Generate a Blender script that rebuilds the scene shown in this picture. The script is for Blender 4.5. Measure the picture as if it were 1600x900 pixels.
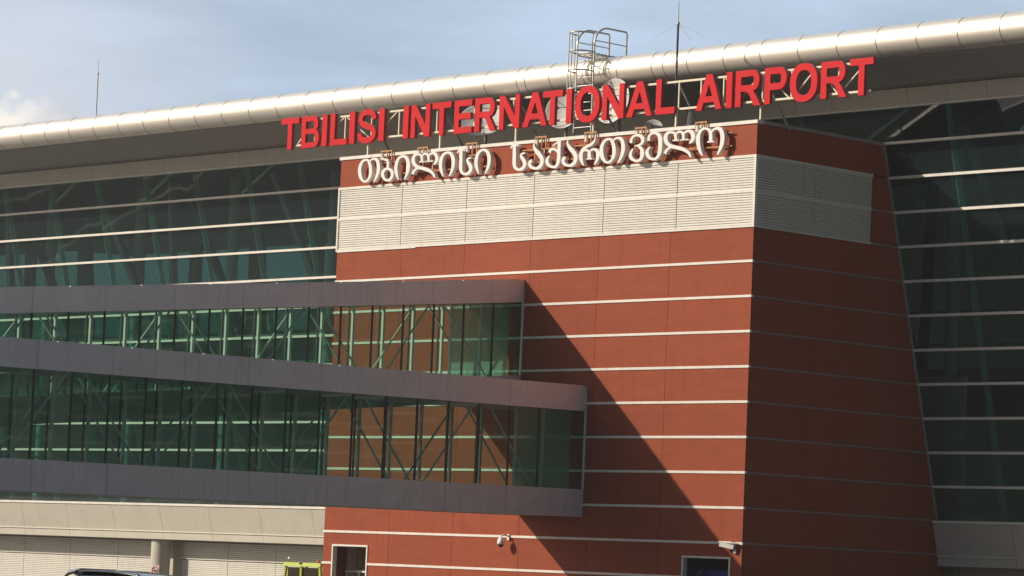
import bpy, bmesh, math, random
from mathutils import Vector, Matrix
R = math.radians
random.seed(7)
for o in list(bpy.data.objects): bpy.data.objects.remove(o)
scene = bpy.context.scene
C = scene.collection

# ---------------------------------------------------------------- camera
cam_data = bpy.data.cameras.new("camera")
cam = bpy.data.objects.new("camera", cam_data)
C.objects.link(cam)
scene.camera = cam
CAM = Vector((91.4451, -99.9560, 1.6686))
F = Vector((-0.72244, 0.68627, 0.08435)); RI = Vector((0.69071, 0.72189, 0.04238)); UP = Vector((0.03180, -0.08887, 0.99553))
m = Matrix((RI, UP, -F)).transposed().to_4x4()
m.translation = CAM
cam.matrix_world = m
cam_data.sensor_width = 36
cam_data.lens = 5345.69 / 1600 * 36
cam_data.clip_start = 0.5
cam_data.clip_end = 20000

# ---------------------------------------------------------------- sky and sun
SUN_DIR = Vector((1.0, 1.25, -0.79)).normalized()          # the way the light travels
SUN_EL = math.asin(-SUN_DIR.z)
SUN_ROT = math.atan2(-SUN_DIR.x, -SUN_DIR.y)
w = bpy.data.worlds.new("World"); scene.world = w; w.use_nodes = True
nt = w.node_tree; N = nt.nodes; L = nt.links
for n in list(N): N.remove(n)
out = N.new('ShaderNodeOutputWorld'); bg = N.new('ShaderNodeBackground')
sky = N.new('ShaderNodeTexSky'); sky.sky_type = 'NISHITA'; sky.sun_disc = False
sky.sun_elevation = SUN_EL; sky.sun_rotation = SUN_ROT; sky.air_density = 1.0; sky.dust_density = 2.2; sky.ozone_density = 1.4
bg.inputs['Strength'].default_value = 0.055
L.new(bg.outputs[0], out.inputs[0])
tc = N.new('ShaderNodeTexCoord')
def wmath(op, a, b=None):
    n = N.new('ShaderNodeMath'); n.operation = op
    for i, v in enumerate((a, b)):
        if v is None: continue
        if isinstance(v, (int, float)): n.inputs[i].default_value = v
        else: L.new(v, n.inputs[i])
    return n.outputs[0]
def wnoise(scale, detail, sc):
    mp = N.new('ShaderNodeMapping'); L.new(tc.outputs['Generated'], mp.inputs[0]); mp.inputs['Scale'].default_value = sc
    n = N.new('ShaderNodeTexNoise'); n.inputs['Scale'].default_value = scale; n.inputs['Detail'].default_value = detail
    L.new(mp.outputs[0], n.inputs['Vector']); return n.outputs['Fac']
def wramp(fac, stops):
    r = N.new('ShaderNodeValToRGB'); L.new(fac, r.inputs[0]); e = r.color_ramp.elements
    e[0].position, e[0].color = stops[0][0], (*[stops[0][1]] * 3, 1); e[1].position, e[1].color = stops[1][0], (*[stops[1][1]] * 3, 1)
    return r.outputs[0]
def wmix(fac, a, b):
    n = N.new('ShaderNodeMixRGB'); L.new(fac, n.inputs[0]); L.new(a, n.inputs[1])
    if isinstance(b, tuple): n.inputs[2].default_value = b
    else: L.new(b, n.inputs[2])
    return n.outputs[0]
# thin high veil of cirrus
vd = N.new('ShaderNodeVectorMath'); vd.operation = 'DOT_PRODUCT'; L.new(tc.outputs['Generated'], vd.inputs[0]); vd.inputs[1].default_value = (-0.70, 0.66, 0.26)
west = wramp(vd.outputs['Value'], ((0.35, 0), (0.93, 1)))          # veil shaped to brighten only the western sky in view, other sky stays dim
veil = wmath('MULTIPLY', west, wmath('ADD', 0.66, wmath('MULTIPLY', wramp(wnoise(9, 6, (1, 1, 5)), ((0.35, 0), (0.68, 1))), 0.30)))
# pale cumulus bank low in the west
def blob(direction, r0, r1):
    vm = N.new('ShaderNodeVectorMath'); vm.operation = 'DISTANCE'
    L.new(tc.outputs['Generated'], vm.inputs[0]); vm.inputs[1].default_value = direction
    d = wmath('ADD', vm.outputs['Value'], wmath('MULTIPLY', wmath('SUBTRACT', wnoise(75, 6, (1, 1, 1.3)), 0.5), 0.03))
    return wramp(d, ((r0, 1), (r1, 0)))
def look(px, py):
    return (F + RI * (px - 800) / 5345.69 - UP * (py - 450) / 5345.69).normalized()
base = wmix(veil, sky.outputs[0], (10.8, 13.3, 16.6, 1))
haze_cloud = wmath('MULTIPLY', blob(look(-250, 330), 0.035, 0.135), 0.6)
c1 = wmix(haze_cloud, base, (14.5, 14.2, 14.2, 1))
c2 = wmix(wmath('MULTIPLY', blob(look(10, 215), 0.0100, 0.0155), 0.75), c1, (20.5, 18.8, 16.5, 1))
c3 = wmix(wmath('MULTIPLY', blob(look(78, 205), 0.004, 0.010), 0.5), c2, (11.2, 11.4, 12.4, 1))
L.new(c3, bg.inputs['Color'])

sd = bpy.data.lights.new("sun", 'SUN'); sd.energy = 4.0; sd.angle = R(0.6); sd.color = (1.0, 0.875, 0.72)
sun = bpy.data.objects.new("sun", sd); C.objects.link(sun)
sun.rotation_euler = SUN_DIR.to_track_quat('-Z', 'Y').to_euler(); sun.location = (-200, -250, 160)

scene.render.engine = 'CYCLES'
scene.cycles.transparent_max_bounces = 40
vs = scene.view_settings
vs.view_transform = 'Standard'; vs.look = 'None'; vs.exposure = 0.0; vs.gamma = 1.0; vs.use_curve_mapping = False

# ---------------------------------------------------------------- materials
def mat(name, color, rough=0.6, metal=0.0, var=0.08, vscale=(1, 1, 1), bump=0.0, bscale=30, spec=0.5, coat=0.0, stain=0.0, rand=0.0):
    m = bpy.data.materials.new(name); m.use_nodes = True
    nt = m.node_tree; b = nt.nodes['Principled BSDF']
    b.inputs['Roughness'].default_value = rough; b.inputs['Metallic'].default_value = metal
    b.inputs['Specular IOR Level'].default_value = spec; b.inputs['Coat Weight'].default_value = coat
    t = nt.nodes.new('ShaderNodeTexCoord'); mp = nt.nodes.new('ShaderNodeMapping'); mp.inputs['Scale'].default_value = vscale
    nt.links.new(t.outputs['Object'], mp.inputs[0])
    n = nt.nodes.new('ShaderNodeTexNoise'); n.inputs['Scale'].default_value = 1.3; n.inputs['Detail'].default_value = 7; n.inputs['Roughness'].default_value = 0.65
    nt.links.new(mp.outputs[0], n.inputs['Vector'])
    r = nt.nodes.new('ShaderNodeValToRGB'); nt.links.new(n.outputs['Fac'], r.inputs[0])
    e = r.color_ramp.elements; e[0].position = 0.3; e[1].position = 0.7
    e[0].color = (*[c * (1 - var) for c in color], 1); e[1].color = (*[min(1, c * (1 + var)) for c in color], 1)
    col = r.outputs[0]
    if stain:
        mp2 = nt.nodes.new('ShaderNodeMapping'); mp2.inputs['Scale'].default_value = (5, 5, 0.35); nt.links.new(t.outputs['Object'], mp2.inputs[0])
        n2 = nt.nodes.new('ShaderNodeTexNoise'); n2.inputs['Scale'].default_value = 1.0; n2.inputs['Detail'].default_value = 4; nt.links.new(mp2.outputs[0], n2.inputs['Vector'])
        r2 = nt.nodes.new('ShaderNodeValToRGB'); nt.links.new(n2.outputs['Fac'], r2.inputs[0])
        r2.color_ramp.elements[0].position = 0.52; r2.color_ramp.elements[1].position = 0.8
        r2.color_ramp.elements[0].color = (1, 1, 1, 1); r2.color_ramp.elements[1].color = (1 - stain, 1 - stain, 1 - stain * 1.1, 1)
        mx = nt.nodes.new('ShaderNodeMixRGB'); mx.blend_type = 'MULTIPLY'; mx.inputs[0].default_value = 1
        nt.links.new(col, mx.inputs[1]); nt.links.new(r2.outputs[0], mx.inputs[2]); col = mx.outputs[0]
    if rand:
        oi = nt.nodes.new('ShaderNodeObjectInfo'); mr = nt.nodes.new('ShaderNodeMapRange'); nt.links.new(oi.outputs['Random'], mr.inputs['Value'])
        mr.inputs['To Min'].default_value = 1 - rand; mr.inputs['To Max'].default_value = 1 + rand
        hs = nt.nodes.new('ShaderNodeHueSaturation'); nt.links.new(mr.outputs[0], hs.inputs['Value']); nt.links.new(col, hs.inputs['Color']); col = hs.outputs[0]
    nt.links.new(col, b.inputs['Base Color'])
    if bump:
        nb = nt.nodes.new('ShaderNodeTexNoise'); nb.inputs['Scale'].default_value = bscale; nb.inputs['Detail'].default_value = 3
        nt.links.new(t.outputs['Object'], nb.inputs['Vector'])
        bp = nt.nodes.new('ShaderNodeBump'); bp.inputs['Strength'].default_value = bump; bp.inputs['Distance'].default_value = 0.02
        nt.links.new(nb.outputs['Fac'], bp.inputs['Height']); nt.links.new(bp.outputs[0], b.inputs['Normal'])
    return m
def glass(name, tint, dirt=(0.1, 0.2, 0.17), dirt_amt=0.05, refl=1.0, wav=0.02, wscale=0.5, translucent=False):
    m = bpy.data.materials.new(name); m.use_nodes = True
    nt = m.node_tree; n = nt.nodes; n.clear(); l = nt.links
    o = n.new('ShaderNodeOutputMaterial'); tr = n.new('ShaderNodeBsdfTransparent'); tr.inputs[0].default_value = (*tint, 1)
    df = n.new('ShaderNodeBsdfTranslucent' if translucent else 'ShaderNodeBsdfDiffuse'); df.inputs[0].default_value = (*dirt, 1)
    gl = n.new('ShaderNodeBsdfGlossy'); gl.inputs['Color'].default_value = (refl, refl, refl, 1); gl.inputs['Roughness'].default_value = 0.02
    fr = n.new('ShaderNodeFresnel'); ge = n.new('ShaderNodeNewGeometry'); mm = n.new('ShaderNodeMath'); mm.operation = 'MULTIPLY_ADD'; l.new(ge.outputs['Backfacing'], mm.inputs[0]); mm.inputs[1].default_value = -0.8333; mm.inputs[2].default_value = 1.5; l.new(mm.outputs[0], fr.inputs[0])   # same reflectance from either side of a pane
    m1 = n.new('ShaderNodeMixShader'); m1.inputs[0].default_value = dirt_amt; l.new(tr.outputs[0], m1.inputs[1]); l.new(df.outputs[0], m1.inputs[2])
    m2 = n.new('ShaderNodeMixShader'); l.new(fr.outputs[0], m2.inputs[0]); l.new(m1.outputs[0], m2.inputs[1]); l.new(gl.outputs[0], m2.inputs[2])
    t = n.new('ShaderNodeTexCoord'); nz = n.new('ShaderNodeTexNoise'); nz.inputs['Scale'].default_value = wscale; nz.inputs['Detail'].default_value = 1
    l.new(t.outputs['Object'], nz.inputs['Vector']); bp = n.new('ShaderNodeBump'); bp.inputs['Strength'].default_value = wav; bp.inputs['Distance'].default_value = 0.5
    l.new(nz.outputs['Fac'], bp.inputs['Height'])
    # every pane sits a touch out of true, so each reflects a slightly different patch
    oi = n.new('ShaderNodeObjectInfo'); cr_ = n.new('ShaderNodeTexWhiteNoise'); cr_.noise_dimensions = '1D'; l.new(oi.outputs['Random'], cr_.inputs['W'])
    sb = n.new('ShaderNodeVectorMath'); sb.operation = 'SUBTRACT'; l.new(cr_.outputs['Color'], sb.inputs[0]); sb.inputs[1].default_value = (.5, .5, .5)
    sc_ = n.new('ShaderNodeVectorMath'); sc_.operation = 'SCALE'; l.new(sb.outputs[0], sc_.inputs[0]); sc_.inputs['Scale'].default_value = 0.016
    ad = n.new('ShaderNodeVectorMath'); ad.operation = 'ADD'; l.new(bp.outputs[0], ad.inputs[0]); l.new(sc_.outputs[0], ad.inputs[1])
    nn = n.new('ShaderNodeVectorMath'); nn.operation = 'NORMALIZE'; l.new(ad.outputs[0], nn.inputs[0]); l.new(nn.outputs[0], gl.inputs['Normal'])
    l.new(m2.outputs[0], o.inputs[0]); return m
M = {
 'red': mat('brick_red_cladding', (0.30, 0.069, 0.032), 0.66, var=0.10, vscale=(0.6, 0.6, 2.5), bump=0.15, bscale=24, spec=0.15, stain=0.16, rand=0.05),
 'red_back': mat('cladding_joint', (0.10, 0.03, 0.02), 0.9),
 'white': mat('white_trim', (0.74, 0.71, 0.65), 0.5, var=0.10, vscale=(1.2, 1.2, 1.2), stain=0.12),
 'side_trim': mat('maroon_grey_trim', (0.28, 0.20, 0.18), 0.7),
 'louver': mat('louver_metal', (0.72, 0.70, 0.64), 0.5, var=0.05, vscale=(0.5, 0.5, 2), stain=0.14, rand=0.03),
 'louver_dark': mat('louver_cavity', (0.30, 0.29, 0.26), 0.8),
 'beige': mat('beige_render', (0.52, 0.49, 0.42), 0.75, var=0.06, vscale=(0.5, 0.5, 0.8), bump=0.05, stain=0.10),
 'beige_dark': mat('beige_joint', (0.12, 0.11, 0.09), 0.9),
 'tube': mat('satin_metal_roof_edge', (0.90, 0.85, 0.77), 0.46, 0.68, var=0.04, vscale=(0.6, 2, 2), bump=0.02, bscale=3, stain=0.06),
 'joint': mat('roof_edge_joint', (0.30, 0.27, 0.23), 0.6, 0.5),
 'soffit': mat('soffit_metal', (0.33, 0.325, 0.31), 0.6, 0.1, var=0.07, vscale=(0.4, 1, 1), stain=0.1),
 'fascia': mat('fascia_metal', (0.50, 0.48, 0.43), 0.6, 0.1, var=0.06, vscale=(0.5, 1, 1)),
 'silver': mat('walkway_panel', (0.78, 0.72, 0.69), 0.5, 0.15, var=0.08, vscale=(0.5, 0.5, 0.8), bump=0.05, bscale=1.2, stain=0.16),
 'silver_joint': mat('walkway_joint', (0.10, 0.09, 0.09), 0.8),
 'dark_frame': mat('dark_window_frame', (0.03, 0.035, 0.035), 0.45, var=0.1),
 'steel': mat('painted_steel', (0.74, 0.76, 0.72), 0.5, var=0.05),
 'brace_steel': mat('brace_steel', (0.62, 0.66, 0.63), 0.5),
 'mast_dark': mat('dark_mast_paint', (0.06, 0.06, 0.06), 0.5),
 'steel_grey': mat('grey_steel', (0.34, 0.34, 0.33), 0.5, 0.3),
 'galv': mat('galvanised_steel', (0.60, 0.58, 0.54), 0.4, 0.5, var=0.1),
 'cream_steel': mat('cream_painted_steel', (0.72, 0.66, 0.50), 0.5, var=0.12, vscale=(3, 3, 3)),
 'rust': mat('ochre_painted_steel', (0.48, 0.24, 0.09), 0.6, var=0.25, vscale=(5, 5, 5)),
 'letter_red': mat('red_letter_acrylic', (0.60, 0.010, 0.017), 0.55, var=0.06, spec=0.15),
 'letter_red_side': mat('red_letter_return', (0.42, 0.02, 0.03), 0.5, var=0.05),
 'letter_white': mat('white_letter_face', (0.80, 0.77, 0.74), 0.45, var=0.03),
 'dish': mat('dish_white', (0.66, 0.65, 0.62), 0.55, var=0.06, vscale=(2, 2, 2)),
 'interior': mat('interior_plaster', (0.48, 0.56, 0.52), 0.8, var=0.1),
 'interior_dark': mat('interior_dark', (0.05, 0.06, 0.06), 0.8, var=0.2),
 'floor_int': mat('interior_floor', (0.20, 0.20, 0.19), 0.5),
 'maroon': mat('maroon_reveal', (0.22, 0.06, 0.06), 0.8),
 'walk_inside': mat('walkway_lining', (0.42, 0.44, 0.42), 0.7),
 'olive': mat('olive_door', (0.50, 0.55, 0.38), 0.6, var=0.15, vscale=(6, 1, 1)),
 'black': mat('black_car_paint', (0.02, 0.022, 0.025), 0.25, 0.2, var=0.05, coat=0.6),
 'rubber': mat('rubber', (0.02, 0.02, 0.02), 0.85),
 'lime': mat('lime_paint', (0.42, 0.50, 0.04), 0.4, var=0.06, coat=0.3),
 'amber': mat('orange_beacon', (0.75, 0.16, 0.03), 0.3),
 'blue': mat('dark_blue_paint', (0.10, 0.12, 0.62), 0.4, coat=0.3),
 'chrome': mat('chrome', (0.8, 0.78, 0.7), 0.15, 0.9),
 'sign_white': mat('sign_white', (0.80, 0.76, 0.70), 0.5),
 'sign_red': mat('sign_red', (0.65, 0.06, 0.04), 0.5),
 'sign_black': mat('sign_black', (0.03, 0.03, 0.03), 0.5),
 'car_glass': glass('car_glass', (0.10, 0.11, 0.11), (0.03, 0.03, 0.03), 0.05),
 'facade_glass': glass('facade_glass', (0.42, 0.64, 0.61), (0.08, 0.16, 0.17), 0.11, refl=0.9, wav=0.02, wscale=0.35),
 'walk_glass': glass('walkway_glass', (0.67, 0.88, 0.78), (0.10, 0.21, 0.18), 0.13, refl=0.6, wav=0.002),
 'frost': glass('frosted_partition', (0.5, 0.72, 0.64), (0.30, 0.55, 0.46), 0.6, translucent=True),
 'fin': glass('glass_fin', (0.45, 0.7, 0.6), (0.45, 0.80, 0.68), 0.55),
 'bitumen': mat('roof_bitumen', (0.07, 0.07, 0.07), 0.9, var=0.2),
 'rear_glass': glass('rear_glass', (0.075, 0.17, 0.14), (0.06, 0.11, 0.11), 0.1, wav=0.0),
 'apron': mat('apron_concrete', (0.135, 0.138, 0.14), 0.85, var=0.15, vscale=(0.08, 0.08, 1), bump=0.05),
}

# ---------------------------------------------------------------- mesh helpers
class MB:
    def __init__(s): s.v = []; s.f = []; s.mi = []; s.smooth = []
    def add(s, vs, fs, mi=0, sm=False):
        o = len(s.v); s.v += [tuple(v) for v in vs]
        for f in fs: s.f.append([i + o for i in f]); s.mi.append(mi); s.smooth.append(sm)
        return s
    def box(s, x0, x1, y0, y1, z0, z1, mi=0):
        return s.hexa([(x0, y0, z0), (x1, y0, z0), (x1, y1, z0), (x0, y1, z0), (x0, y0, z1), (x1, y0, z1), (x1, y1, z1), (x0, y1, z1)], mi)
    def hexa(s, p, mi=0):
        return s.add(p, [(0, 3, 2, 1), (4, 5, 6, 7), (0, 1, 5, 4), (1, 2, 6, 5), (2, 3, 7, 6), (3, 0, 4, 7)], mi)
    def tube(s, pts, r, n=8, mi=0, closed=False, caps=True):
        pts = [Vector(p) for p in pts]; k = len(pts); ring = []
        vs = []
        up = None
        for i, p in enumerate(pts):
            if closed: t = (pts[(i + 1) % k] - pts[i - 1])
            else: t = (pts[min(i + 1, k - 1)] - pts[max(i - 1, 0)])
            t = t.normalized()
            if up is None:
                up = Vector((0, 0, 1)) if abs(t.z) < 0.9 else Vector((0, 1, 0))
            a = t.cross(up).normalized(); b = a.cross(t).normalized(); up = b
            rr = r[i] if isinstance(r, (list, tuple)) else r
            for j in range(n):
                an = 2 * math.pi * (j + .5) / n
                vs.append(p + a * math.cos(an) * rr + b * math.sin(an) * rr)
        fs = []
        for i in range(k if closed else k - 1):
            i2 = (i + 1) % k
            for j in range(n): fs.append((i * n + j, i * n + (j + 1) % n, i2 * n + (j + 1) % n, i2 * n + j))
        s.add(vs, fs, mi, n > 5)
        if caps and not closed:
            s.add(vs[:n][::-1], [tuple(range(n))], mi); s.add(vs[-n:], [tuple(range(n))], mi)
        return s
    def bar(s, a, b, t=0.05, mi=0): return s.tube([a, b], t * 0.7071, 4, mi)
    def extrude_x(s, prof, x0, x1, mi=0, sm=False, cap=True):
        n = len(prof); vs = [(x0, y, z) for y, z in prof] + [(x1, y, z) for y, z in prof]
        s.add(vs, [(i, (i + 1) % n, n + (i + 1) % n, n + i) for i in range(n)], mi, sm)
        if cap: s.add([(x0, y, z) for y, z in prof][::-1], [tuple(range(n))], mi); s.add([(x1, y, z) for y, z in prof], [tuple(range(n))], mi)
        return s
    def lathe(s, prof, origin, axis, n=28, mi=0):
        axis = Vector(axis).normalized(); a = axis.orthogonal().normalized(); b = axis.cross(a); o = Vector(origin)
        vs = []
        for r_, h_ in prof:
            for j in range(n):
                an = 2 * math.pi * j / n; vs.append(o + axis * h_ + (a * math.cos(an) + b * math.sin(an)) * r_)
        k = len(prof)
        return s.add(vs, [(i * n + j, i * n + (j + 1) % n, (i + 1) * n + (j + 1) % n, (i + 1) * n + j) for i in range(k - 1) for j in range(n)], mi, True)
    def build(s, name, mats, parent=None, bevel=0.0):
        me = bpy.data.meshes.new(name); me.from_pydata(s.v, [], s.f)
        if not isinstance(mats, (list, tuple)): mats = [mats]
        for mm in mats: me.materials.append(M[mm] if isinstance(mm, str) else mm)
        me.polygons.foreach_set('material_index', s.mi); me.polygons.foreach_set('use_smooth', s.smooth)
        me.validate(); me.update()
        bm = bmesh.new(); bm.from_mesh(me); bmesh.ops.recalc_face_normals(bm, faces=bm.faces); bm.to_mesh(me); bm.free()
        o = bpy.data.objects.new(name, me); C.objects.link(o)
        if parent is not None:
            o.parent = parent; o.matrix_parent_inverse = Matrix.Translation(-total_loc(parent))
        if bevel:
            b = o.modifiers.new('bevel', 'BEVEL'); b.width = bevel; b.segments = 2; b.limit_method = 'ANGLE'
        return o
def total_loc(o):
    l = Vector(o.location)
    return l if o.parent is None else l
def thing(name, label, cat, loc=(0, 0, 0), group=None):
    o = bpy.data.objects.new(name, None); C.objects.link(o); o.location = loc; o.empty_display_size = 0.3
    o['label'] = label; o['category'] = cat
    if group: o['group'] = group
    return o
def tag(o, label=None, cat=None, group=None, kind=None):
    if label: o['label'] = label
    if cat: o['category'] = cat
    if group: o['group'] = group
    if kind: o['kind'] = kind
    return o
GLYPHS = {
 'tan': [('c', [(0.029, 0.98, 0.08), (-0.211, 0.929, 0.11), (-0.37, 0.733, 0.17), (-0.402, 0.497, 0.19), (-0.319, 0.233, 0.17), (-0.167, 0.063, 0.1), (0.0, 0.0, 0.08), (0.189, 0.076, 0.1), (0.322, 0.262, 0.16), (0.337, 0.52, 0.18), (0.271, 0.761, 0.16), (0.146, 0.93, 0.1)]), ('o', [(0.247, 0.87, 0.05), (0.354, 0.961, 0.07), (0.53, 0.993, 0.08), (0.711, 0.939, 0.13), (0.82, 0.772, 0.18), (0.86, 0.554, 0.19), (0.818, 0.32, 0.17), (0.71, 0.112, 0.12), (0.586, -0.043, 0.05)])],
 'ban': [('o', [(-0.409, 0.967, 0.06), (-0.207, 0.912, 0.09), (-0.049, 0.856, 0.11), (-0.015, 0.729, 0.12), (0.0, 0.51, 0.12)]), ('c', [(-0.034, 0.495, 0.09), (-0.208, 0.462, 0.12), (-0.328, 0.34, 0.16), (-0.317, 0.189, 0.16), (-0.178, 0.031, 0.11), (0.002, -0.026, 0.09), (0.175, 0.012, 0.12), (0.299, 0.155, 0.16), (0.289, 0.305, 0.16), (0.146, 0.441, 0.12)])],
 'in': [('o', [(0.0, 0.0, 0.05), (-0.128, 0.242, 0.14), (-0.201, 0.481, 0.18), (-0.177, 0.736, 0.18), (-0.048, 0.942, 0.13), (0.184, 1.031, 0.09), (0.41, 0.979, 0.12), (0.564, 0.799, 0.18), (0.616, 0.583, 0.19), (0.594, 0.35, 0.16), (0.498, 0.143, 0.11), (0.381, -0.01, 0.05)])],
 'las': [('o', [(0.586, 0.514, 0.13), (0.577, 0.675, 0.13), (0.485, 0.812, 0.09), (0.285, 0.855, 0.08), (0.099, 0.81, 0.14), (0.02, 0.688, 0.19), (0.044, 0.526, 0.18), (0.159, 0.381, 0.15), (0.347, 0.282, 0.13), (0.665, 0.207, 0.13), (0.982, 0.123, 0.13), (1.237, 0.016, 0.12), (1.392, -0.107, 0.11), (1.468, -0.237, 0.07)]), ('o', [(0.01, -0.012, 0.13), (0.074, 0.099, 0.12), (0.21, 0.198, 0.09), (0.396, 0.24, 0.05)]), ('o', [(0.577, 0.671, 0.06), (0.649, 0.808, 0.08), (0.794, 0.849, 0.08), (0.94, 0.789, 0.1), (1.001, 0.648, 0.13), (1.009, 0.499, 0.13)]), ('o', [(1.0, 0.66, 0.06), (1.087, 0.798, 0.08), (1.271, 0.848, 0.09), (1.455, 0.779, 0.15), (1.541, 0.613, 0.19), (1.509, 0.456, 0.15), (1.351, 0.336, 0.05)]), ('o', [(0.404, 0.51, 0.05), (0.759, 0.503, 0.05)]), ('o', [(0.843, 0.507, 0.05), (1.28, 0.502, 0.05)])],
 'san': [('o', [(-0.323, 1.075, 0.17), (-0.303, 0.707, 0.18), (-0.29, 0.295, 0.18), (-0.213, 0.105, 0.14), (0.0, 0.0, 0.09), (0.218, 0.049, 0.13), (0.348, 0.175, 0.18), (0.328, 0.32, 0.18), (0.201, 0.471, 0.15), (0.106, 0.58, 0.11), (0.16, 0.669, 0.08), (0.346, 0.699, 0.06)]), ('o', [(-0.555, 0.946, 0.05), (-0.492, 1.028, 0.07), (-0.361, 1.078, 0.07), (-0.198, 1.068, 0.05), (-0.079, 1.007, 0.03)])],
 'an': [('o', [(-0.132, 1.083, 0.04), (-0.144, 0.93, 0.1), (0.014, 0.736, 0.16), (0.229, 0.559, 0.18), (0.361, 0.388, 0.19), (0.367, 0.204, 0.19), (0.244, 0.064, 0.15), (0.0, 0.0, 0.09), (-0.238, 0.065, 0.12), (-0.362, 0.185, 0.15), (-0.349, 0.307, 0.13), (-0.231, 0.345, 0.12)])],
 'qan': [('o', [(0.345, 1.088, 0.15), (0.336, 0.753, 0.17), (0.334, 0.346, 0.18), (0.281, 0.126, 0.16), (0.13, 0.003, 0.1), (-0.088, 0.021, 0.09), (-0.282, 0.128, 0.14), (-0.363, 0.266, 0.16), (-0.319, 0.396, 0.11), (-0.208, 0.491, 0.04)]), ('o', [(-0.076, 0.901, 0.02), (0.115, 0.99, 0.05), (0.298, 1.056, 0.1)]), ('o', [(0.316, 0.51, 0.05), (0.206, 0.659, 0.08), (0.013, 0.763, 0.08), (-0.174, 0.733, 0.12), (-0.246, 0.63, 0.15)])],
 'rae': [('o', [(0.621, 1.11, 0.04), (0.574, 0.982, 0.09), (0.417, 0.861, 0.11), (0.196, 0.785, 0.11), (-0.026, 0.697, 0.13), (-0.154, 0.554, 0.17), (-0.177, 0.364, 0.18), (-0.108, 0.158, 0.13), (0.006, -0.006, 0.05)]), ('o', [(-0.129, 0.522, 0.05), (-0.007, 0.612, 0.07), (0.154, 0.622, 0.08), (0.271, 0.558, 0.12), (0.306, 0.445, 0.17), (0.315, 0.274, 0.17)]), ('o', [(0.305, 0.455, 0.06), (0.404, 0.607, 0.08), (0.594, 0.635, 0.09), (0.759, 0.548, 0.15), (0.817, 0.384, 0.19), (0.78, 0.186, 0.14), (0.63, -0.003, 0.05)]), ('o', [(0.147, 0.253, 0.05), (0.481, 0.252, 0.05)])],
 'vin': [('o', [(-0.35, 0.763, 0.13), (-0.353, 0.906, 0.12), (-0.235, 1.028, 0.09), (-0.031, 1.065, 0.08), (0.192, 1.007, 0.13), (0.309, 0.864, 0.17), (0.263, 0.718, 0.12), (0.075, 0.645, 0.07), (-0.131, 0.63, 0.04)]), ('o', [(-0.03, 0.643, 0.04), (0.119, 0.578, 0.1), (0.263, 0.45, 0.16), (0.302, 0.25, 0.19), (0.229, 0.076, 0.13), (0.006, -0.0, 0.08), (-0.224, 0.073, 0.12), (-0.364, 0.21, 0.16), (-0.351, 0.369, 0.12), (-0.23, 0.53, 0.04)])],
 'en': [('o', [(-0.249, 0.786, 0.14), (-0.272, 0.921, 0.12), (-0.152, 1.048, 0.09), (0.069, 1.073, 0.08), (0.28, 0.99, 0.14), (0.378, 0.811, 0.19), (0.397, 0.395, 0.19), (0.325, 0.146, 0.15), (0.158, 0.018, 0.09), (-0.048, 0.012, 0.09), (-0.236, 0.122, 0.14), (-0.333, 0.278, 0.16), (-0.293, 0.415, 0.11), (-0.165, 0.524, 0.04)])],
 'on': [('o', [(0.01, -0.007, 0.04), (-0.149, 0.202, 0.13), (-0.257, 0.482, 0.18), (-0.279, 0.734, 0.19), (-0.204, 0.957, 0.14), (-0.025, 1.077, 0.09), (0.16, 1.081, 0.08), (0.325, 0.99, 0.11), (0.403, 0.838, 0.16), (0.418, 0.542, 0.17)]), ('o', [(0.405, 0.803, 0.06), (0.497, 0.979, 0.08), (0.714, 1.06, 0.09), (0.925, 0.996, 0.15), (1.043, 0.785, 0.19), (1.055, 0.535, 0.19), (0.984, 0.269, 0.15), (0.806, -0.019, 0.05)]), ('o', [(0.234, 0.533, 0.05), (0.603, 0.53, 0.05)])],
}
GEORGIAN = [('tan', -23.186, 18.988), ('ban', -21.688, 18.991), ('in', -20.951, 18.951), ('las', -20.048, 19.156), ('in', -18.032, 18.937), ('san', -16.636, 18.954), ('in', -15.763, 18.915), ('san', -13.284, 18.957), ('an', -12.257, 18.949), ('qan', -11.212, 18.95), ('an', -10.235, 18.954), ('rae', -9.374, 18.921), ('tan', -7.954, 18.949), ('vin', -6.29, 18.92), ('en', -5.375, 18.934), ('las', -4.705, 19.129), ('on', -2.589, 18.921)]
RED = [('T', -29.47, -28.208), ('B', -28.012, -26.763), ('I', -26.557, -26.221), ('L', -25.979, -24.823), ('I', -24.67, -24.309), ('S', -24.107, -22.846), ('I', -22.671, -22.313), ('I', -21.05, -20.701), ('N', -20.525, -19.296), ('T', -19.146, -17.934), ('E', -17.714, -16.577), ('R', -16.395, -15.065), ('N', -14.858, -13.606), ('A', -13.4, -11.931), ('T', -12.192, -11.004), ('I', -10.766, -10.447), ('O', -10.227, -8.789), ('N', -8.627, -7.369), ('A', -7.195, -5.75), ('L', -5.528, -4.455), ('A', -3.279, -1.855), ('I', -1.618, -1.3), ('R', -1.114, 0.259), ('P', 0.455, 1.618), ('O', 1.798, 3.234), ('R', 3.413, 4.751), ('T', 4.89, 6.076)]

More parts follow.
